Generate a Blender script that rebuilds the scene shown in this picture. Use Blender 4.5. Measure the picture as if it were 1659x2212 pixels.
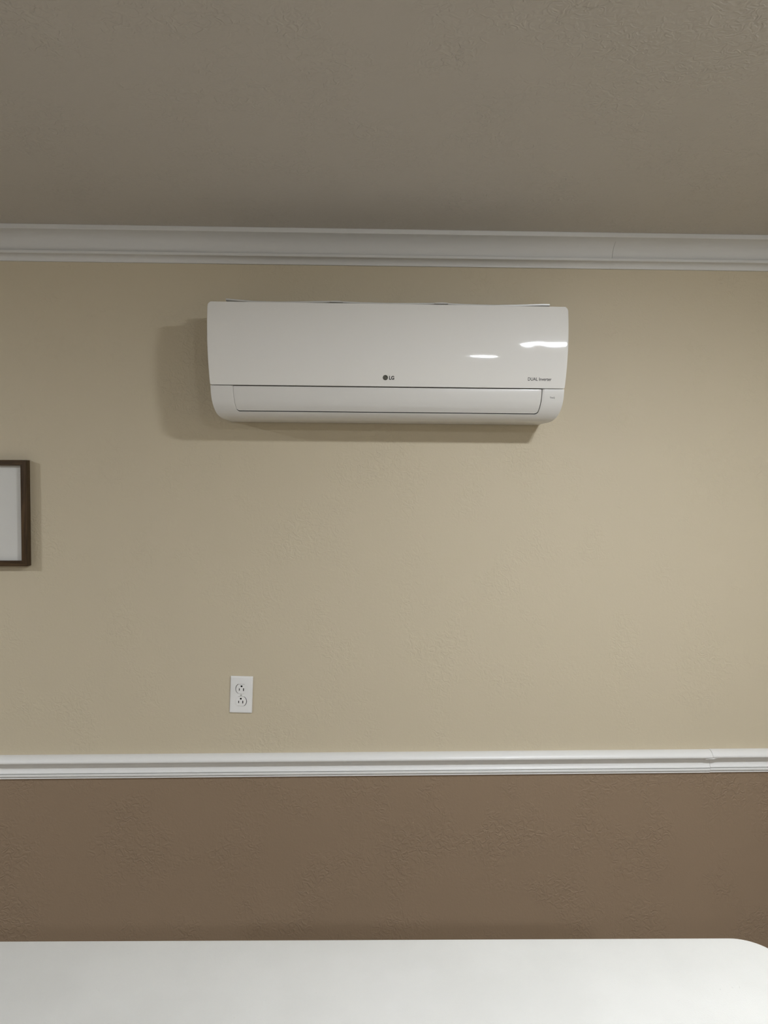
import bpy, bmesh, math
import numpy as np
from mathutils import Vector, Matrix
from mathutils.geometry import tessellate_polygon

for o in list(bpy.data.objects):
    bpy.data.objects.remove(o, do_unlink=True)
SC = bpy.context.scene
COL = SC.collection

# ---------------------------------------------------------------- camera
YAW, PITCH, ROLL = 0.03389543, -0.03648913, 0.00374902     # turned right, tipped down, picture rolled clockwise
F_PX = 1620.0
fw = Vector((math.sin(YAW)*math.cos(PITCH), math.cos(YAW)*math.cos(PITCH), math.sin(PITCH)))
rt = Vector((math.cos(YAW), -math.sin(YAW), 0.0))
up = rt.cross(fw)
rt2 = rt*math.cos(ROLL) + up*math.sin(ROLL)
up2 = up*math.cos(ROLL) - rt*math.sin(ROLL)
cam_data = bpy.data.cameras.new('camera')
cam_data.sensor_fit = 'VERTICAL'
cam_data.sensor_height = 36.0
cam_data.lens = F_PX/2212.0*36.0
cam_data.clip_start = 0.05
cam = bpy.data.objects.new('camera', cam_data)
M3 = Matrix((rt2, up2, -fw)).transposed()
cam.matrix_world = Matrix.Translation((0.0, -2.33, 1.65)) @ M3.to_4x4()
COL.objects.link(cam)
SC.camera = cam

# ---------------------------------------------------------------- world, exposure
W = bpy.data.worlds.new('world')
W.use_nodes = True
W.node_tree.nodes['Background'].inputs[0].default_value = (0.5, 0.5, 0.5, 1)
W.node_tree.nodes['Background'].inputs[1].default_value = 0.0      # closed room: all light comes from its ceiling lamps
SC.world = W
VS = SC.view_settings
VS.view_transform = 'Standard'
VS.look = 'None'
VS.exposure = 2.0
VS.gamma = 1.0
VS.use_curve_mapping = False
SC.cycles.denoising_prefilter = 'NONE'        # keep the fine plaster relief

LAMP_STRENGTH = 97.0
LAMP_COLOR = (0.925, 0.97, 1.025)

# ---------------------------------------------------------------- materials
def srgb(r, g, b):
    def f(c):
        c /= 255.0
        return c/12.92 if c <= 0.04045 else ((c+0.055)/1.055)**2.4
    return (f(r), f(g), f(b), 1.0)

class NT:
    def __init__(self, name):
        self.m = bpy.data.materials.new(name)
        self.m.use_nodes = True
        self.t = self.m.node_tree
        self.b = self.t.nodes['Principled BSDF']
    def n(self, typ, **kw):
        nd = self.t.nodes.new(typ)
        for k, v in kw.items():
            setattr(nd, k, v)
        return nd
    def l(self, a, b):
        self.t.links.new(a, b)
    def coord(self):
        return self.n('ShaderNodeTexCoord').outputs['Object']
    def noise(self, vec, scale, detail=2.0, rough=0.5, dist=0.0):
        nd = self.n('ShaderNodeTexNoise')
        self.l(vec, nd.inputs['Vector'])
        nd.inputs['Scale'].default_value = scale
        nd.inputs['Detail'].default_value = detail
        nd.inputs['Roughness'].default_value = rough
        nd.inputs['Distortion'].default_value = dist
        return nd.outputs['Fac']
    def rng(self, v, a, b, c, d, interp='SMOOTHSTEP'):
        nd = self.n('ShaderNodeMapRange', interpolation_type=interp)
        self.l(v, nd.inputs['Value'])
        for i, x in zip(('From Min', 'From Max', 'To Min', 'To Max'), (a, b, c, d)):
            nd.inputs[i].default_value = x
        return nd.outputs['Result']
    def math(self, op, a, b=None):
        nd = self.n('ShaderNodeMath', operation=op)
        for i, x in enumerate((a, b)):
            if x is None:
                continue
            if isinstance(x, (int, float)):
                nd.inputs[i].default_value = x
            else:
                self.l(x, nd.inputs[i])
        return nd.outputs[0]
    def mix(self, fac, c1, c2):
        nd = self.n('ShaderNodeMix', data_type='RGBA')
        self.l(fac, nd.inputs['Factor'])
        nd.inputs['A'].default_value = c1
        nd.inputs['B'].default_value = c2
        return nd.outputs['Result']
    def bump(self, h, dist, strength=1.0):
        nd = self.n('ShaderNodeBump')
        nd.inputs['Distance'].default_value = dist
        nd.inputs['Strength'].default_value = strength
        self.l(h, nd.inputs['Height'])
        self.l(nd.outputs[0], self.b.inputs['Normal'])

def scaled(c, k):
    return (min(c[0]*k, 1), min(c[1]*k, 1), min(c[2]*k, 1), 1)

def plaster(name, col, height=0.0007, rough=0.55, spec=0.35, patch=(0.44, 0.66), base=0.45):
    """painted drywall with a trowelled, patchy texture: short ridges where the mud was thick, nearly flat between"""
    q = NT(name)
    v = q.coord()
    q.b.inputs['Base Color'].default_value = col
    q.b.inputs['Roughness'].default_value = rough
    q.b.inputs['Specular IOR Level'].default_value = spec
    n1 = q.noise(v, 52, 1.5, 0.5, 0.9)
    ridge = q.rng(q.math('ABSOLUTE', q.math('SUBTRACT', n1, 0.52)), 0.0, 0.15, 1.0, 0.0)
    n2 = q.noise(v, 130, 1.5, 0.5, 0.3)
    msk = q.rng(q.noise(v, 5.0, 3, 0.6), patch[0], patch[1], 0.06, 1.0)
    h = q.math('ADD', q.math('MULTIPLY', ridge, msk), q.math('MULTIPLY', n2, base))
    q.bump(h, height, 0.9)
    return q.m

def plain(name, col, rough=0.5, spec=0.5, bump=None, var=0.0, coat=0.0):
    q = NT(name)
    v = q.coord()
    if var:
        q.l(q.mix(q.rng(q.noise(v, 9, 3), 0.3, 0.7, 0, 1), scaled(col, 1-var), scaled(col, 1+var)), q.b.inputs['Base Color'])
    else:
        q.b.inputs['Base Color'].default_value = col
    q.b.inputs['Roughness'].default_value = rough
    q.b.inputs['Specular IOR Level'].default_value = spec
    if coat:
        q.b.inputs['Coat Weight'].default_value = coat
        q.b.inputs['Coat Roughness'].default_value = 0.04
    if bump:
        q.bump(q.noise(v, bump[0], 3), bump[1])
    return q.m

M_UPPER = plaster('beige_wall_paint', (0.555, 0.488, 0.362, 1))
M_LOWER = plaster('brown_wall_paint', (0.262, 0.190, 0.127, 1), patch=(0.42, 0.62), height=0.0010)
M_UPPER2 = plain('beige_wall_paint_smooth', (0.555, 0.488, 0.362, 1), 0.55, 0.35)
M_LOWER2 = plain('brown_wall_paint_smooth', (0.262, 0.190, 0.127, 1), 0.55, 0.35)
M_CEIL = plaster('ceiling_paint', (0.505, 0.475, 0.432, 1), height=0.0012, patch=(0.30, 0.70), rough=0.6, spec=0.2)
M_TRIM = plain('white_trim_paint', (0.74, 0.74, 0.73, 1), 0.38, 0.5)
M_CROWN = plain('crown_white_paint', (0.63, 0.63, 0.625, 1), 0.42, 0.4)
M_FLOOR = plain("carpet", (0.36, 0.32, 0.27, 1), 0.95, 0.1, None, 0.08)
M_GLOSS = plain('glossy_white_plastic', (0.735, 0.725, 0.70, 1), 0.05, 0.5)
M_CASE = plain('white_plastic', (0.645, 0.635, 0.612, 1), 0.26, 0.5)
M_DARK = plain('dark_cavity_plastic', (0.012, 0.012, 0.014, 1), 0.6, 0.3)
M_PRINT = plain('black_print', (0.012, 0.012, 0.012, 1), 0.4, 0.4)
M_EMB = plain('emblem_dark_grey', (0.045, 0.046, 0.036, 1), 0.35, 0.5)
M_EMBL = plain('emblem_light_grey', (0.19, 0.19, 0.165, 1), 0.35, 0.5)
M_PLATE = plain('outlet_white_plastic', (0.77, 0.77, 0.76, 1), 0.3, 0.5, None, 0.04)
M_SCREW = plain('painted_screw', (0.55, 0.55, 0.53, 1), 0.35, 0.5)
M_HOLE = plain('outlet_dark_inside', (0.006, 0.006, 0.006, 1), 0.8, 0.1)
M_PAPER = plain('white_paper', (0.64, 0.635, 0.61, 1), 0.7, 0.2, None, 0.01)
M_STEEL = plain('grey_powder_coated_steel', (0.18, 0.18, 0.185, 1), 0.4, 0.5)

def table_mat():
    q = NT('white_moulded_plastic')
    v = q.coord()
    n = q.noise(v, 6, 3)
    base = q.mix(q.rng(n, 0.3, 0.7, 0, 1), (0.605, 0.60, 0.575, 1), (0.635, 0.63, 0.605, 1))
    # a few faint scuffs
    sc = q.noise(v, 38, 2, 0.5, 2.0)
    mm = q.n('ShaderNodeMix', data_type='RGBA')
    q.l(q.rng(sc, 0.745, 0.79, 0, 0.35), mm.inputs['Factor'])
    q.l(base, mm.inputs['A'])
    mm.inputs['B'].default_value = (0.45, 0.44, 0.42, 1)
    q.l(mm.outputs['Result'], q.b.inputs['Base Color'])
    q.b.inputs['Roughness'].default_value = 0.65
    q.b.inputs['Specular IOR Level'].default_value = 0.25
    q.bump(q.noise(v, 420, 2), 0.0004)
    return q.m
M_TABLE = table_mat()

def wood_mat(name, sc):
    q = NT(name)
    v = q.coord()
    mp = q.n('ShaderNodeMapping')
    q.l(v, mp.inputs['Vector'])
    mp.inputs['Scale'].default_value = sc
    n = q.noise(mp.outputs[0], 2.0, 4, 0.6, 0.8)
    q.l(q.mix(q.rng(n, 0.3, 0.7, 0, 1), (0.034, 0.019, 0.0075, 1), (0.082, 0.047, 0.020, 1)), q.b.inputs['Base Color'])
    q.b.inputs['Roughness'].default_value = 0.42
    q.b.inputs['Specular IOR Level'].default_value = 0.25
    q.bump(n, 0.0004)
    return q.m
M_WOOD = wood_mat('dark_walnut_upright', (60, 60, 4))
M_WOODH = wood_mat('dark_walnut_level', (4, 60, 60))

def lamp_mat():
    q = NT('lit_lamp_diffuser')
    q.b.inputs['Base Color'].default_value = (0.9, 0.9, 0.9, 1)
    q.b.inputs['Emission Color'].default_value = (*LAMP_COLOR, 1)
    q.b.inputs['Emission Strength'].default_value = LAMP_STRENGTH
    return q.m
M_LAMP = lamp_mat()

# ---------------------------------------------------------------- mesh helpers
def make(name, verts, faces, mat, parent=None, smooth=None, loc=None, mats=None, fmat=None):
    me = bpy.data.meshes.new(name)
    me.from_pydata([tuple(map(float, v)) for v in verts], [], faces)
    bm = bmesh.new(); bm.from_mesh(me)
    bmesh.ops.recalc_face_normals(bm, faces=bm.faces)
    bm.to_mesh(me); bm.free()
    for m in (mats or [mat]):
        me.materials.append(m)
    if fmat is not None:
        for p, i in zip(me.polygons, fmat):
            p.material_index = i
    if smooth is not None:
        for p in me.polygons:
            p.use_smooth = True
        me.set_sharp_from_angle(angle=math.radians(smooth))
    o = bpy.data.objects.new(name, me)
    COL.objects.link(o)
    if parent is not None:
        o.parent = parent
    if loc is not None:
        o.location = loc
    return o

def empty(name, loc=(0, 0, 0), rot=(0, 0, 0)):
    o = bpy.data.objects.new(name, None)
    o.location = loc; o.rotation_euler = rot
    o.empty_display_size = 0.1
    COL.objects.link(o)
    return o

def tag(o, label=None, cat=None, group=None, kind=None):
    if label: o['label'] = label
    if cat: o['category'] = cat
    if group: o['group'] = group
    if kind: o['kind'] = kind
    return o

def copy_tree(o, parent=None):
    c = o.copy(); COL.objects.link(c)
    if parent is not None:
        c.parent = parent
    for ch in list(o.children):
        copy_tree(ch, c)
    return c

def box(x0, x1, y0, y1, z0, z1):
    v = [(x, y, z) for x in (x0, x1) for y in (y0, y1) for z in (z0, z1)]
    f = [(0, 1, 3, 2), (4, 6, 7, 5), (0, 4, 5, 1), (2, 3, 7, 6), (0, 2, 6, 4), (1, 5, 7, 3)]
    return v, f

def sweep_x(profile, x0, x1, closed=True):
    """profile of (depth from wall, z) swept along x, capped"""
    n = len(profile)
    v = [(x0, -d, z) for d, z in profile] + [(x1, -d, z) for d, z in profile]
    f = [(i, (i+1) % n, n+(i+1) % n, n+i) for i in range(n if closed else n-1)]
    f += [tuple(range(n)), tuple(range(n, 2*n))]
    return v, f

def arc(cx, cy, r, a0, a1, n):
    return [(cx+r*math.cos(math.radians(a0+(a1-a0)*i/n)), cy+r*math.sin(math.radians(a0+(a1-a0)*i/n))) for i in range(n+1)]

def bez(p0, p1, p2, n):
    return [((1-t)**2*p0[0]+2*t*(1-t)*p1[0]+t*t*p2[0], (1-t)**2*p0[1]+2*t*(1-t)*p1[1]+t*t*p2[1]) for t in [i/n for i in range(n+1)]]

# ---------------------------------------------------------------- room shell
XL, XR, YF, ZC = -6.0, 1.85, -5.2, 2.405
RAIL_MID = 0.772
TH = 0.12

v = []; f = []; fm = []
for (z0, z1, mi) in ((0.0, RAIL_MID, 1), (RAIL_MID, ZC, 0)):
    bv, bf = box(XL-TH, XR+TH, 0.0, TH, z0, z1)
    f += [tuple(i+len(v) for i in q) for q in bf]; v += bv; fm += [mi]*6
tag(make('wall_back', v, f, None, mats=[M_UPPER, M_LOWER], fmat=fm), kind='structure')

def side_wall(name, x0, x1, y0, y1):
    v = []; f = []; fm = []
    for (z0, z1, mi) in ((0.0, RAIL_MID, 1), (RAIL_MID, ZC, 0)):
        bv, bf = box(x0, x1, y0, y1, z0, z1)
        f += [tuple(i+len(v) for i in q) for q in bf]; v += bv; fm += [mi]*6
    return tag(make(name, v, f, None, mats=[M_UPPER2, M_LOWER2], fmat=fm), kind='structure')
side_wall('wall_left', XL-TH, XL, YF, 0.0)
side_wall('wall_right', XR, XR+TH, YF, 0.0)
side_wall('wall_front', XL-TH, XR+TH, YF-TH, YF)
bv, bf = box(XL-TH, XR+TH, YF-TH, TH, -0.12, 0.0)
tag(make('floor', bv, bf, M_FLOOR), kind='structure')
bv, bf = box(XL-TH, XR+TH, YF-TH, TH, ZC, ZC+0.12)
tag(make('ceiling', bv, bf, M_CEIL), kind='structure')

# crown moulding in two lengths that meet at a hairline joint right of the air conditioner
CZ = ZC
crown_fillet = [(0.0, CZ), (0.085, CZ), (0.0858, CZ-0.0015), (0.0858, CZ-0.0122), (0.0845, CZ-0.0135), (0.0760, CZ-0.0140)]
crown_cove = bez((0.0760, CZ-0.0140), (0.032, CZ-0.0165), (0.0235, CZ-0.0600), 14)[1:]
crown_bead = [(0.0335, CZ-0.0600), (0.0345, CZ-0.0610), (0.0345, CZ-0.0672), (0.0335, CZ-0.0684), (0.0230, CZ-0.0690)]
crown_low = bez((0.0230, CZ-0.0690), (0.008, CZ-0.0705), (0.0068, CZ-0.0835), 8)[1:]
crown_end = [(0.0068, CZ-0.0846), (0.0, CZ-0.0846)]
CROWN = crown_fillet + crown_cove + crown_bead + crown_low + crown_end
JX, JG = 0.7760, 0.0007
trim1 = tag(empty('trim_1', (0, 0, CZ-0.085)), kind='structure')
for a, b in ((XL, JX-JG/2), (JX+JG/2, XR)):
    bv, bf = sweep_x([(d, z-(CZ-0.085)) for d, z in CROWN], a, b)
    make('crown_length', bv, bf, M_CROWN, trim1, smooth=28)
def filler(seg, dx, name='joint_filler'):
    pr = [(max(d-0.0004, 0.001), z-(CZ-0.085)) for d, z in seg] + [(0.001, seg[-1][1]-(CZ-0.085)), (0.001, seg[0][1]-(CZ-0.085))]
    bv, bf = sweep_x(pr, JX-JG/2+dx, JX+JG/2+dx)
    make(name, bv, bf, M_CROWN, trim1)
filler(crown_fillet[1:]+crown_cove[:3], 0)
filler(crown_bead+crown_low, 0)

# chair rail, again in two lengths with a filled joint
RZ = 0.7355
rail = [(0.0, 0.0745), (0.0030, 0.0745)] + bez((0.0030, 0.0745), (0.0195, 0.0725), (0.0260, 0.0605), 8)[1:]
rail += bez((0.0260, 0.0605), (0.0280, 0.0540), (0.0225, 0.0520), 5)[1:]
rail += bez((0.0210, 0.0517), (0.0010, 0.0490), (0.0040, 0.0330), 8)[0:]
rail += bez((0.0040, 0.0330), (0.0050, 0.0225), (0.0105, 0.0192), 6)[1:]
rail += [(0.0108, 0.0184), (0.0050, 0.0178), (0.0050, 0.0158), (0.0102, 0.0152), (0.0108, 0.0143), (0.0108, 0.0088), (0.0100, 0.0080),
         (0.0030, 0.0075), (0.0030, 0.0052), (0.0062, 0.0047), (0.0066, 0.0040), (0.0066, 0.0012), (0.0060, 0.0004), (0.0, 0.0004)]
RJX = 1.1215
trim2 = tag(empty('trim_2', (0, 0, RZ)), kind='structure')
for a, b, dz in ((XL, RJX-0.0003, -0.0004), (RJX+0.0003, XR, 0.0006)):
    bv, bf = sweep_x([(d, z+dz) for d, z in rail], a, b)
    make('rail_length', bv, bf, M_TRIM, trim2, smooth=30)
# blob of filler smeared over the joint, under the nose
def blob(cx, cd, cz, rx, rd, rz, tilt):
    bm = bmesh.new()
    bmesh.ops.create_icosphere(bm, subdivisions=3, radius=1.0)
    for w in bm.verts:
        k = 1+0.25*math.sin(5*w.co.x+2*w.co.z)*math.cos(4*w.co.y)
        x, y, z = w.co.x*rx*k, w.co.y*rd*k, w.co.z*rz*k
        w.co = (cx+x, -cd+y, cz+z+tilt*x)
    vs = [w.co[:] for w in bm.verts]; fs = [tuple(q.index for q in p.verts) for p in bm.faces]
    bm.free()
    return vs, fs
bv, bf = blob(RJX+0.004, 0.0215, 0.0520, 0.022, 0.0035, 0.0022, 0.10)
make('joint_filler', bv, bf, M_TRIM, trim2, smooth=60)

# the same two mouldings and a baseboard run on round the room
base_prof = [(0.0, 0.0), (0.014, 0.0), (0.014, 0.075), (0.010, 0.088), (0.0, 0.092)]
def run_wall(name, prof, x0, x1, rotz, loc, mat=M_TRIM):
    bv, bf = sweep_x(prof, x0, x1)
    o = make(name, bv, bf, mat, None, smooth=30, loc=loc)
    o.rotation_euler = (0, 0, rotz)
    return tag(o, kind='structure')
run_wall('baseboard_back', base_prof, XL, XR, 0, (0, 0, 0))
run_wall('baseboard_left', base_prof, 0, -YF, math.pi/2, (XL, YF, 0))
run_wall('baseboard_right', base_prof, 0, -YF, -math.pi/2, (XR, 0, 0))
run_wall('baseboard_front', base_prof, 0, XR-XL, math.pi, (XR, YF, 0))
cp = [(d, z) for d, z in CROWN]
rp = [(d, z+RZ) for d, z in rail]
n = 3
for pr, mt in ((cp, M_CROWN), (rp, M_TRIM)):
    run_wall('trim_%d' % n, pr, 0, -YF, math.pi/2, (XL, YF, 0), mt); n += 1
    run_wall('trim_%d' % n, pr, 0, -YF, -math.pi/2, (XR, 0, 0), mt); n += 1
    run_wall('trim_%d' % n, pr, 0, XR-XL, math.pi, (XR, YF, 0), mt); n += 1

# ---------------------------------------------------------------- ceiling lamps (behind and beside the camera)
def lathe(prof, n=48):
    v = []; f = []
    for r, z in prof:
        for k in range(n):
            a = 2*math.pi*k/n
            v.append((r*math.cos(a), r*math.sin(a), z))
    for i in range(len(prof)-1):
        for k in range(n):
            k2 = (k+1) % n
            f.append((i*n+k, i*n+k2, (i+1)*n+k2, (i+1)*n+k))
    f.append(tuple(range(n))); f.append(tuple((len(prof)-1)*n+k for k in range(n)))
    return v, f
def make_lamp(loc, label):
    root = tag(empty('ceiling_light', loc), label, 'ceiling light', 'round flush lamps on the ceiling')
    bv, bf = lathe([(0.118, 0.0), (0.118, -0.008), (0.112, -0.016), (0.102, -0.018), (0.100, -0.012), (0.100, -0.001)])
    make('trim_ring', bv, bf, M_TRIM, root, smooth=35)
    bv, bf = lathe([(0.099, -0.004)] + [(0.099*math.cos(t), -0.012-0.021*math.sin(t)) for t in [i*math.pi/2/5 for i in range(5)]] + [(0.004, -0.033)], 32)
    make('diffuser', bv, bf, M_LAMP, root, smooth=60)
    return root
make_lamp((0.92, -1.60, ZC), 'round white ceiling lamp nearest the air conditioner, to the right')
make_lamp((0.98, -3.80, ZC), 'round white ceiling lamp to the right, behind the one nearest the air conditioner')
make_lamp((-2.75, -1.60, ZC), 'round white ceiling lamp to the left, nearest the picture frame')
make_lamp((-3.10, -3.80, ZC), 'round white ceiling lamp to the left, far from the picture frame')

# ---------------------------------------------------------------- wall air conditioner
AC = tag(empty('air_conditioner', (0.084, 0.0, 1.835), (0, math.radians(0.2), 0)),
         'white wall-mounted split air conditioner with glossy front panel below the crown moulding', 'air conditioner')
H0 = 1.835                                  # local z = world z - H0
PZ0, PZ1 = 1.9268-H0, 2.1588-H0             # front panel bottom / top
PAPEX, PRAD = 2.033-H0, 0.60

def panel_w(z):                              # half width of the panel at height z
    t = (z-PZ0)/(PZ1-PZ0)
    w = 0.5015 + 0.0074*min(1.0, 1-(1-t)**2.2) 
    rt_, rb = 0.013, 0.005
    if z > PZ1-rt_:
        u = (z-(PZ1-rt_))/rt_; w -= rt_*(1-math.sqrt(max(0, 1-u*u)))
    if z < PZ0+rb:
        u = ((PZ0+rb)-z)/rb; w -= rb*(1-math.sqrt(max(0, 1-u*u)))
    return w
def panel_d(x, z):                           # how far the panel's face stands off the wall
    d = 0.2125 - (z-PAPEX)**2/(2*PRAD) - 0.008*x*x
    g = math.exp(-((x-0.405)/0.065)**2 - ((z-(2.043-H0))/0.060)**2)      # slight moulding warp near the right end
    d += g*(-0.00075 + 0.00009*math.sin((x-0.430)*75 + (z-(2.043-H0))*60))
    return d

def rows_dense(a, b, n, ra, rb, k=7):
    zs = [a+ra*(1-math.cos(math.pi/2*i/k)) for i in range(k)]
    zs += list(np.linspace(a+ra, b-rb, n))
    zs += [b-rb+rb*math.sin(math.pi/2*(i+1)/k) for i in range(k)]
    return zs

def shell(rows, nx, wfun, dfun, lip, back, name, mat, parent, wl=None, smooth=30):
    """curved slab: front grid over rows of z, rolled edge, then a rim going back"""
    v = []; f = []
    nr = len(rows)
    for z in rows:
        a, b = (-wfun(z), wfun(z)) if wl is None else wl(z)
        for i in range(nx+1):
            t = i/nx
            x = a+(b-a)*t
            v.append((x, -dfun(x, z), z))
    for j in range(nr-1):
        for i in range(nx):
            p = j*(nx+1)+i
            f.append((p, p+1, p+nx+2, p+nx+1))
    loop = [i for i in range(nx+1)] + [j*(nx+1)+nx for j in range(1, nr)] + [(nr-1)*(nx+1)+i for i in range(nx-1, -1, -1)] + [j*(nx+1) for j in range(nr-2, 0, -1)]
    P = [Vector((v[i][0], v[i][2])) for i in loop]
    m = len(loop)
    nor = []
    for i in range(m):
        e = P[(i+1) % m]-P[i-1]
        q = Vector((e.y, -e.x))
        nor.append(q.normalized() if q.length > 1e-9 else Vector((0, 0)))
    prev = loop
    for (o_, b_) in [(lip*0.5, lip*0.13), (lip*0.87, lip*0.5), (lip, lip), (lip, back)]:
        cur = []
        for k in range(m):
            x, y, z = v[loop[k]]
            cur.append(len(v)); v.append((x+nor[k].x*o_, y+b_, z+nor[k].y*o_))
        for k in range(m):
            k2 = (k+1) % m
            f.append((prev[k], prev[k2], cur[k2], cur[k]))
        prev = cur
    f.append(tuple(prev))
    return make(name, v, f, mat, parent, smooth=smooth)

panel = shell(rows_dense(PZ0+0.0012, PZ1-0.0012, 72, 0.005, 0.013), 260, lambda z: panel_w(z)-0.0012, panel_d, 0.0012, 0.020, 'front_panel', M_GLOSS, AC)

# lower casing: profile rows (depth, z, half width)
LP = np.array([
    (0.2026, 1.9247, 0.5000), (0.2024, 1.9150, 0.4996), (0.2010, 1.9000, 0.4988), (0.1985, 1.8860, 0.4972), (0.1930, 1.8740, 0.4953),
    (0.1850, 1.8625, 0.4928), (0.1780, 1.8550, 0.4905), (0.1680, 1.8472, 0.4870), (0.1560, 1.8410, 0.4818), (0.1420, 1.8372, 0.4758), (0.1270, 1.8355, 0.4695), (0.1050, 1.8350, 0.4630)])
LP[:, 1] -= H0
tt = np.r_[0, np.cumsum(np.hypot(np.diff(LP[:, 0]), np.diff(LP[:, 1])))]
def catmull(t):
    t = min(max(t, 0), tt[-1]-1e-9)
    i = int(np.searchsorted(tt, t, side='right')-1)
    i = min(i, len(LP)-2)
    p0, p1, p2, p3 = LP[max(i-1, 0)], LP[i], LP[i+1], LP[min(i+2, len(LP)-1)]
    h = tt[i+1]-tt[i]; u = (t-tt[i])/h
    m1 = (p2-p0)/(tt[i+1]-tt[max(i-1, 0)])*h; m2 = (p3-p1)/(tt[min(i+2, len(LP)-1)]-tt[i])*h
    return (2*u**3-3*u**2+1)*p1+(u**3-2*u**2+u)*m1+(-2*u**3+3*u**2)*p2+(u**3-u**2)*m2
def t_at_z(z):
    a, b = 0.0, float(tt[-1])
    for _ in range(50):
        c = (a+b)/2
        if catmull(c)[1] > z: a = c
        else: b = c
    return a
T_FB = t_at_z(1.8545-H0)                     # casing edge under the flap
def open_x(t, side):                         # casing edge beside the flap
    k = t/T_FB
    w = 0.4385 - 0.0025*k - 0.0065*k**2.4
    r = 0.009
    if t > T_FB-r:
        u = min(1.0, (t-(T_FB-r))/r); w -= r*(1-math.sqrt(max(0, 1-u*u)))
    return side*w

# casing shell
v = []; f = []
def vid(p):
    v.append(tuple(p)); return len(v)-1
ts_up = list(np.linspace(0, T_FB-0.009, 22)) + [T_FB-0.009+0.009*math.sin(math.pi/2*(i+1)/8) for i in range(8)]
ts_dn = list(np.linspace(T_FB, tt[-1], 26))[1:]
NC = 8; NM = 60
def row(t, xs):
    d, z, w = catmull(t)
    return [vid((x, -d, z)) for x in xs]
edge_l, edge_r, outl, outr = [], [], [], []
prevL = prevR = None
for t in ts_up:
    d, z, w = catmull(t)
    # cheeks roll gently backwards at their outer ends
    L = row(t, np.linspace(-w, open_x(t, -1), NC+1)); Rr = row(t, np.linspace(open_x(t, 1), w, NC+1))
    if prevL:
        for i in range(NC):
            f.append((prevL[i], prevL[i+1], L[i+1], L[i])); f.append((prevR[i], prevR[i+1], Rr[i+1], Rr[i]))
    prevL, prevR = L, Rr
    edge_l.append(L[-1]); edge_r.append(Rr[0]); outl.append(L[0]); outr.append(Rr[-1])
mid = row(T_FB, np.linspace(open_x(T_FB, -1), open_x(T_FB, 1), NM+1)[1:-1])
prev = prevL + mid + prevR
mid_edge = [prevL[-1]] + mid + [prevR[0]]
xs_n = len(prev)
for t in ts_dn:
    d, z, w = catmull(t)
    base = [v[i][0] for i in prev]
    k = w/base[-1]
    cur = row(t, [x*k for x in base])
    for i in range(xs_n-1):
        f.append((prev[i], prev[i+1], cur[i+1], cur[i]))
    prev = cur
    outl.append(cur[0]); outr.append(cur[-1])
# underside back to the wall
back = [vid((v[i][0], -0.002, 0.004)) for i in prev]
for i in range(xs_n-1):
    f.append((prev[i], prev[i+1], back[i+1], back[i]))
# sides: rolled edge then straight back to the wall
for lst, s, bk in ((outl, -1, back[0]), (outr, 1, back[-1])):
    p1 = [vid((v[i][0]+s*0.0005, v[i][1]+0.0022, v[i][2])) for i in lst]
    p2 = [vid((v[i][0]-s*0.004, -0.002, max(v[i][2], 0.004) if q < len(lst)-1 else 0.004)) for q, i in enumerate(lst)]
    for a, b in ((lst, p1), (p1, p2)):
        for i in range(len(lst)-1):
            f.append((a[i], a[i+1], b[i+1], b[i]))
# lips of the opening (rounded, then a wall going in)
loop = edge_l + mid_edge[1:-1] + edge_r[::-1]
cen = Vector((0, 0.06))
pl = loop
for (ins, dep) in ((0.0004, 0.0002), (0.0009, 0.0009), (0.0010, 0.0035)):
    cur = []
    for k, i in enumerate(loop):
        x, y, z = v[i]
        a = v[loop[max(k-1, 0)]]; b = v[loop[min(k+1, len(loop)-1)]]
        e = Vector((b[0]-a[0], b[2]-a[2]))
        nrm = Vector((-e.y, e.x)).normalized()
        cur.append(vid((x+nrm.x*ins, y+dep, z+nrm.y*ins)))
    for k in range(len(loop)-1):
        f.append((pl[k], pl[k+1], cur[k+1], cur[k]))
    pl = cur
# top edge of the cheeks and the frame behind the panel
for s in (-1, 1):
    top = (outl[0], edge_l[0]) if s < 0 else (edge_r[0], outr[0])
    q = [vid((v[i][0], v[i][1]+0.02, v[i][2])) for i in top]
    f.append((top[0], top[1], q[1], q[0]))
case = make('casing', v, f, M_CASE, AC, smooth=35)

# carcass behind the glossy panel
bv, bf = sweep_x([(0.002, 0.036), (0.150, 0.036), (0.168, 0.060), (0.180, 0.084), (0.184, 0.092), (0.182, 0.300), (0.172, 0.3185), (0.002, 0.3185)], -0.4880, 0.4880)
make('rear_housing', bv, bf, M_CASE, AC, smooth=20)
# dark throat of the air outlet, seen through the gap round the flap
bv, bf = sweep_x([(0.165, 0.021), (0.1755, 0.026), (0.187, 0.050), (0.190, 0.088), (0.150, 0.088), (0.150, 0.021)], -0.4375, 0.4375)
make('air_outlet', bv, bf, M_DARK, AC)

# flap
FG = 0.0020
t0, t1 = 0.0016, T_FB-0.0052
z_top, z_bot = catmull(t0)[1], catmull(t1)[1]
def flap_d(x, z):
    return float(catmull(t_at_z(z))[0]) - 0.0006
def flap_lim(z):
    t = t_at_z(z)
    k = t/T_FB
    w = 0.4385 - 0.0025*k - 0.0065*k**2.4 - FG - 0.0008
    r = 0.0075
    if t > t1-r:
        u = min(1.0, (t-(t1-r))/r); w -= r*(1-math.sqrt(max(0, 1-u*u)))
    return (-w-0.0006, w-0.0006)
zr = [catmull(t)[1] for t in list(np.linspace(t1, t1-0.0075, 9)) + list(np.linspace(t1-0.0075, t0, 24))[1:]]
zr = [zr[0]]+[z for a, z in zip(zr, zr[1:])]
shell(zr, 80, None, flap_d, 0.0008, 0.003, 'air_flap', M_CASE, AC, wl=flap_lim)

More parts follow.
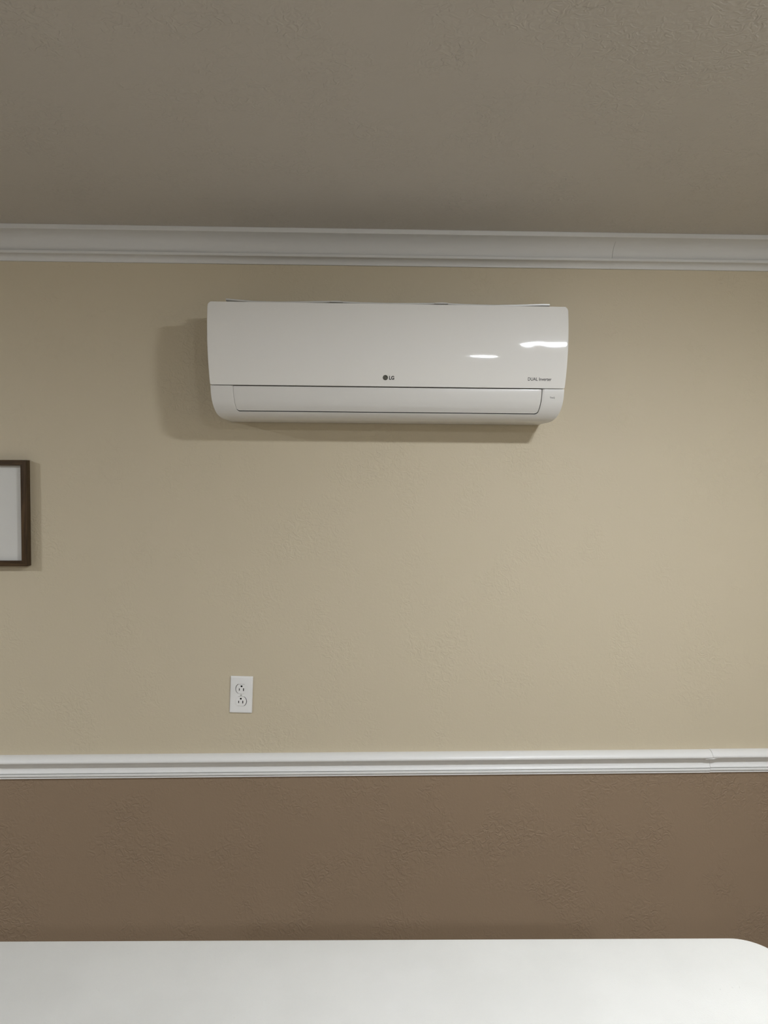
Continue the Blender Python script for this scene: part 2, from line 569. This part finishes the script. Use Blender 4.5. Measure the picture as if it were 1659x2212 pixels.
# top grille whose lip bows up at both ends and at the two filter tabs
gx = np.linspace(-0.4630, 0.4630, 121)
pts = [(-0.463, 2.1736), (-0.425, 2.1708), (-0.385, 2.1676), (-0.31, 2.1668), (-0.24, 2.1688), (-0.185, 2.1706), (-0.14, 2.1708), (-0.09, 2.1688), (0.0, 2.1678),
       (0.08, 2.1690), (0.13, 2.1700), (0.17, 2.1698), (0.22, 2.1680), (0.30, 2.1668), (0.38, 2.1690), (0.452, 2.1722), (0.463, 2.1716)]
gz = np.interp(gx, [p[0] for p in pts], [p[1] for p in pts])
for _ in range(3):
    gz[1:-1] = (gz[:-2]+2*gz[1:-1]+gz[2:])/4
gz -= H0-0.0014
v = []; f = []
sec = [(0.012, -0.0005), (0.168, 0.0), (0.1705, -0.0010), (0.1705, -0.0045), (0.1695, -0.0054), (0.012, -0.0054)]
for x, z in zip(gx, gz):
    for d, dz in sec:
        zz = z if d > 0.1 else 0.3300
        v.append((x, -d, zz+dz))
ns = len(sec)
for i in range(len(gx)-1):
    for k in range(ns):
        k2 = (k+1) % ns
        f.append((i*ns+k, i*ns+k2, (i+1)*ns+k2, (i+1)*ns+k))
f.append(tuple(range(ns))); f.append(tuple((len(gx)-1)*ns+k for k in range(ns)))
gr = make('top_grille', v, f, M_CASE, AC, smooth=40)
bv, bf = sweep_x([(0.012, 0.3175), (0.168, 0.3175), (0.1690, 0.3290), (0.012, 0.3290)], -0.468, 0.468)
make('grille_base', bv, bf, M_CASE, AC)
for cx_ in (-0.150, 0.150):
    bm = bmesh.new()
    xs = np.linspace(-0.019, 0.019, 13)
    v = []; f = []
    for x in xs:
        k = 0.0016*math.cos(x/0.019*math.pi/2)
        for d, z in ((0.176, 0.3330), (0.179, 0.3338+k), (0.181, 0.3330+k), (0.181, 0.3310), (0.176, 0.3310)):
            v.append((cx_+x, -d, z))
    for i in range(len(xs)-1):
        for k in range(5):
            k2 = (k+1) % 5
            f.append((i*5+k, i*5+k2, (i+1)*5+k2, (i+1)*5+k))
    f.append(tuple(range(5))); f.append(tuple((len(xs)-1)*5+k for k in range(5)))
    bm.free()
    make('filter_tab', v, f, M_CASE, gr, smooth=40)

# printed lettering, laid on the curved faces
def text_mesh(body, cap_h, bold=0.0, sx=1.0):
    cu = bpy.data.curves.new('lettering', 'FONT')
    cu.body = body; cu.size = 1.0; cu.offset = bold; cu.resolution_u = 4
    ob = bpy.data.objects.new('lettering', cu)
    COL.objects.link(ob)
    dg = bpy.context.evaluated_depsgraph_get(); dg.update()
    me = bpy.data.meshes.new_from_object(ob.evaluated_get(dg))
    co = np.array([p.co[:] for p in me.vertices])
    fs = [tuple(p.vertices) for p in me.polygons]
    bpy.data.meshes.remove(me)
    bpy.data.objects.remove(ob); bpy.data.curves.remove(cu)
    co[:, 0] -= co[:, 0].min()
    base = 0.0
    return co, fs
def lettering(name, body, x0, x1, zb, cap, dfun, parent, label=None, bold=0.0, mat=M_PRINT):
    co, fs = text_mesh(body, cap, bold)
    capm, _ = text_mesh('L', cap, bold)
    ch = capm[:, 1].max()-max(capm[:, 1].min(), -1)
    k = cap/ch
    kx = (x1-x0)/co[:, 0].max()
    v = []
    b0 = capm[:, 1].min()
    for c in co:
        x = x0+c[0]*kx; z = zb+(c[1]-b0)*k
        v.append((x, -dfun(x, z)-0.00025, z))
    me = bpy.data.meshes.new(name)
    me.from_pydata(v, [], fs)
    me.materials.append(mat)
    o = bpy.data.objects.new(name, me); COL.objects.link(o); o.parent = parent
    if label: o['label'] = label
    return o
lettering('lettering', 'LG', 0.0005, 0.0150, 1.9455-H0, 0.0104, panel_d, panel, 'black letters reading LG', bold=0.038)
lettering('lettering', 'DUAL Inverter', 0.3945, 0.4620, 1.9478-H0, 0.0088, panel_d, panel, 'black lettering reading DUAL Inverter', bold=0.014)
lettering('lettering', 'ThinQ', 0.4590, 0.4735, 1.8988-H0, 0.0042, lambda x, z: float(catmull(t_at_z(z))[0]), case, 'tiny black lettering reading ThinQ', bold=0.01)
# round emblem: dark disc with a thin ring, a dot and an angular stroke
EX, EZ, ER = -0.0100, 1.9511-H0, 0.0072
def disc(pts_list, off, name, mat, parent):
    v = []; f = []
    for pts_ in pts_list:
        b = len(v)
        for (x, z) in pts_:
            v.append((EX+x, -panel_d(EX+x, EZ+z)-off, EZ+z))
        f.append(tuple(range(b, b+len(pts_))))
    return make(name, v, f, mat, parent)
emb = disc([arc(0, 0, ER, 0, 360, 40)[:-1]], 0.0003, 'emblem', M_EMB, panel)
emb['label'] = 'round dark grey emblem with a face-like mark'
def band(r0, r1, a0, a1, n=24):
    return arc(0, 0, r1, a0, a1, n) + arc(0, 0, r0, a1, a0, n)
k = ER
ring = [arc(0, 0, 0.70*k, a, a+15, 2)+arc(0, 0, 0.58*k, a+15, a, 2) for a in range(90, 360, 15)]
disc(ring + [[(0.10*k, -0.06*k), (0.66*k, -0.06*k), (0.66*k, 0.05*k), (0.10*k, 0.05*k)],
             [(-0.06*k, 0.34*k), (0.06*k, 0.34*k), (0.06*k, -0.34*k), (-0.06*k, -0.34*k)],
             [(-0.06*k, -0.23*k), (-0.06*k, -0.34*k), (0.24*k, -0.34*k), (0.24*k, -0.23*k)],
             arc(-0.30*k, 0.26*k, 0.10*k, 0, 360, 12)[:-1]], 0.0005, 'emblem_mark', M_EMBL, emb)

# ---------------------------------------------------------------- duplex wall outlet
OUT = tag(empty('wall_outlet', (-0.3637, 0.0, 0.9948), (0, math.radians(2.0), 0)),
          'white duplex power outlet with rectangular plate, mounted slightly crooked above the chair rail', 'outlet')
def poly_prism(outer, holes, y_front, y_back, name, mat, parent, bevel=None, hole_back=None):
    """flat piece with holes in the x-z plane; bevel = (inset, depth) rounds the outer edge"""
    v = []; f = []
    fo = outer
    if bevel:
        fo = bevel[0]
    loops = [fo]+holes
    flat = [p for L in loops for p in L]
    tri = tessellate_polygon([[Vector((x, z, 0)) for x, z in L] for L in loops])
    v += [(x, y_front, z) for x, z in flat]
    f += [tuple(t) for t in tri]
    def ring_pts(L, y):
        b = len(v); v.extend((x, y, z) for x, z in L); return list(range(b, b+len(L)))
    def bridge(a, b):
        n = len(a)
        for i in range(n):
            f.append((a[i], a[(i+1) % n], b[(i+1) % n], b[i]))
    b = 0
    for li, L in enumerate(loops):
        idx = list(range(b, b+len(L))); b += len(L)
        if li == 0 and bevel:
            for (LL, y) in bevel[1]:
                nx_ = ring_pts(LL, y); bridge(idx, nx_); idx = nx_
        bridge(idx, ring_pts(L if not (li == 0 and bevel) else bevel[1][-1][0], y_back if (li == 0 or hole_back is None) else hole_back))
    return make(name, v, f, mat, parent, smooth=25)
def rrect(w, h, r, n=5):
    p = []
    for cx_, cz_, a in ((w-r, h-r, 0), (-w+r, h-r, 90), (-w+r, -h+r, 180), (w-r, -h+r, 270)):
        p += arc(cx_, cz_, r, a, a+90, n)
    return p
def face_shape(cx_, cz_, R, half):
    a = math.degrees(math.asin(half/R))
    return [(cx_+x, cz_+z) for x, z in arc(0, 0, R, -a, a, 14)+arc(0, 0, R, 180-a, 180+a, 14)]
PW, PH = 0.0350, 0.0577
bevrings = (rrect(PW-0.0038, PH-0.0038, 0.0016), [(rrect(PW-0.0022, PH-0.0022, 0.0018), -0.0050), (rrect(PW-0.0007, PH-0.0007, 0.0020), -0.0037), (rrect(PW, PH, 0.0022), -0.0018)])
holes = [face_shape(-0.0006, 0.0188, 0.0178, 0.0150), face_shape(0.0004, -0.0203, 0.0178, 0.0150)]
plate = poly_prism(None, holes, -0.0055, -0.0005, 'plate', M_PLATE, OUT, bevel=bevrings, hole_back=-0.0036)
bv, bf = box(-0.022, 0.022, -0.0012, -0.0002, -0.041, 0.041)
make('back_box', bv, bf, M_HOLE, OUT)
for (cx_, cz_) in ((0.0004, 0.0188), (-0.0006, -0.0202)):
    fs = face_shape(cx_, cz_, 0.0170, 0.0143)
    def slot(x, z, w, h): return [(cx_+x-w, cz_+z-h), (cx_+x+w, cz_+z-h), (cx_+x+w, cz_+z+h), (cx_+x-w, cz_+z+h)]
    gnd = [(cx_+x, cz_+z) for x, z in [(-0.0028, 0.0108), (-0.0028, 0.0080)] + arc(0, 0.0080, 0.0028, 180, 360, 10)[1:] + [(0.0028, 0.0108)]]
    hl = [slot(-0.0064, -0.0022, 0.0013, 0.0037), slot(0.0064, -0.0022, 0.0014, 0.0044), gnd]
    poly_prism(fs, hl, -0.0066, -0.0050, 'receptacle', M_PLATE, OUT)
bv, bf = lathe([(0.0030, 0.0), (0.0030, 0.0006), (0.0022, 0.0010)], 20)
bv = [(x, -0.0055-z, y-0.0006) for x, y, z in bv]
scr = make('screw', bv, bf, M_SCREW, OUT, smooth=30)
bv, bf = box(-0.0024, 0.0024, -0.00675, -0.0062, -0.0011, -0.0004)
sl = make('screw_slot', bv, bf, M_HOLE, scr)

# ---------------------------------------------------------------- picture frame at the left edge
FX1, FX0, FZ0, FZ1 = -1.0035, -1.4300, 1.3985, 1.7200
FDEP, FWID = 0.030, 0.0165
FR = tag(empty('picture_frame', ((FX0+FX1)/2, 0.0, FZ0)),
         'dark walnut picture frame with plain white sheet, cut by the left edge of the photo', 'picture frame')
hw, hh = (FX1-FX0)/2, FZ1-FZ0
# moulding section: (across from the outer edge inwards, depth)
msec = [(0.0, 0.001), (0.0, FDEP-0.0015), (0.0015, FDEP), (FWID-0.001, FDEP), (FWID, FDEP-0.001), (FWID, 0.010), (FWID-0.004, 0.010), (FWID-0.004, 0.001)]
def rail_piece(name, A, B, inn):
    """mitred length from corner A to corner B (x,z), inn = inward direction"""
    ax = (Vector(B)-Vector(A)).normalized()
    v = []; f = []
    for end, s in ((A, 1), (B, -1)):
        for w_, d in msec:
            p = Vector(end)+Vector(inn)*w_+ax*(s*w_)
            v.append((p.x, -d, p.y))
    n = len(msec)
    for i in range(n):
        f.append((i, (i+1) % n, n+(i+1) % n, n+i))
    f += [tuple(range(n)), tuple(range(n, 2*n))]
    return make(name, v, f, M_WOOD if inn[0] else M_WOODH, FR, smooth=20)
rail_piece('frame_side', (hw, 0), (hw, hh), (-1, 0))
rail_piece('frame_side', (-hw, 0), (-hw, hh), (1, 0))
rail_piece('frame_bottom', (-hw, 0), (hw, 0), (0, 1))
rail_piece('frame_top', (-hw, hh), (hw, hh), (0, -1))
bv, bf = box(-hw+FWID-0.0003, hw-FWID+0.0003, -0.0140, -0.0105, FWID-0.0003, hh-FWID+0.0003)
make('white_sheet', bv, bf, M_PAPER, FR)

# ---------------------------------------------------------------- white table in front of the camera
TBL_H = 0.74
TL, TW, TR = 1.83, 0.76, 0.078
ang = math.atan2(-0.8744+0.8445, 0.7537+0.7112)
# right far corner of the (unrounded) top in the room
corner = Vector((0.825, -0.8445+(0.825+0.7112)*math.tan(ang), 0))
TBL = empty('folding_table', (0, 0, 0), (0, 0, ang))
off = Matrix.Rotation(ang, 3, 'Z') @ Vector((TL/2, TW/2, 0))
TBL.location = (corner.x-off.x, corner.y-off.y, 0.0)
tag(TBL, 'white table with smooth top and rounded corners in the foreground', 'table')
def slab(w, h, r, layers, name, mat, parent):
    v = []; f = []; prev = None
    for ins, z in layers:
        L = rrect(w-ins, h-ins, max(r-ins, 0.004), 14)
        cur = list(range(len(v), len(v)+len(L)))
        v += [(x, y, z) for x, y in L]
        if prev:
            n_ = len(L)
            for i in range(n_):
                f.append((prev[i], prev[(i+1) % n_], cur[(i+1) % n_], cur[i]))
        else:
            f.append(tuple(cur))
        prev = cur
    f.append(tuple(prev))
    return make(name, v, f, mat, parent, smooth=35)
top = slab(TL/2, TW/2, TR, [(0.0045, TBL_H), (0.0022, TBL_H-0.0006), (0.0006, TBL_H-0.0024), (0.0, TBL_H-0.0055), (0.0, TBL_H-0.040), (0.003, TBL_H-0.045), (0.014, TBL_H-0.045), (0.014, TBL_H-0.030)], 'tabletop', M_TABLE, TBL)
def tube(path, r, n=12):
    v = []; f = []
    P = [Vector(p) for p in path]
    for i, p in enumerate(P):
        t = (P[min(i+1, len(P)-1)]-P[max(i-1, 0)]).normalized()
        a = t.orthogonal().normalized() if i == 0 else (a - t*a.dot(t)).normalized()
        b = t.cross(a)
        for k in range(n):
            q = 2*math.pi*k/n
            w = p+a*r*math.cos(q)+b*r*math.sin(q)
            v.append(w[:])
    for i in range(len(P)-1):
        for k in range(n):
            k2 = (k+1) % n
            f.append((i*n+k, i*n+k2, (i+1)*n+k2, (i+1)*n+k))
    f += [tuple(range(n)), tuple((len(P)-1)*n+k for k in range(n))]
    return v, f
for sx in (-1, 1):
    for sy in (-1, 1):
        x = sx*0.70; y = sy*0.29
        bv, bf = tube([(x, y, TBL_H-0.0302), (x, y, 0.30), (x+sx*0.01, y+sy*0.02, 0.25), (x+sx*0.01, y+sy*0.02, 0.022)], 0.014)
        lg = make('leg', bv, bf, M_STEEL, TBL, smooth=40)
        bv, bf = tube([(x+sx*0.01, y+sy*0.02, 0.024), (x+sx*0.01, y+sy*0.02, 0.0005)], 0.018)
        make('rubber_foot', bv, bf, M_DARK, lg, smooth=40)
    bv, bf = tube([(sx*0.70, -0.29, 0.45), (sx*0.70, 0.29, 0.45)], 0.011)
    make('leg_crossbar', bv, bf, M_STEEL, TBL, smooth=40)
    bv, bf = tube([(sx*0.70, 0, 0.45), (sx*0.50, 0, 0.60), (sx*0.30, 0, TBL_H-0.0302)], 0.009)
    make('folding_brace', bv, bf, M_STEEL, TBL, smooth=40)
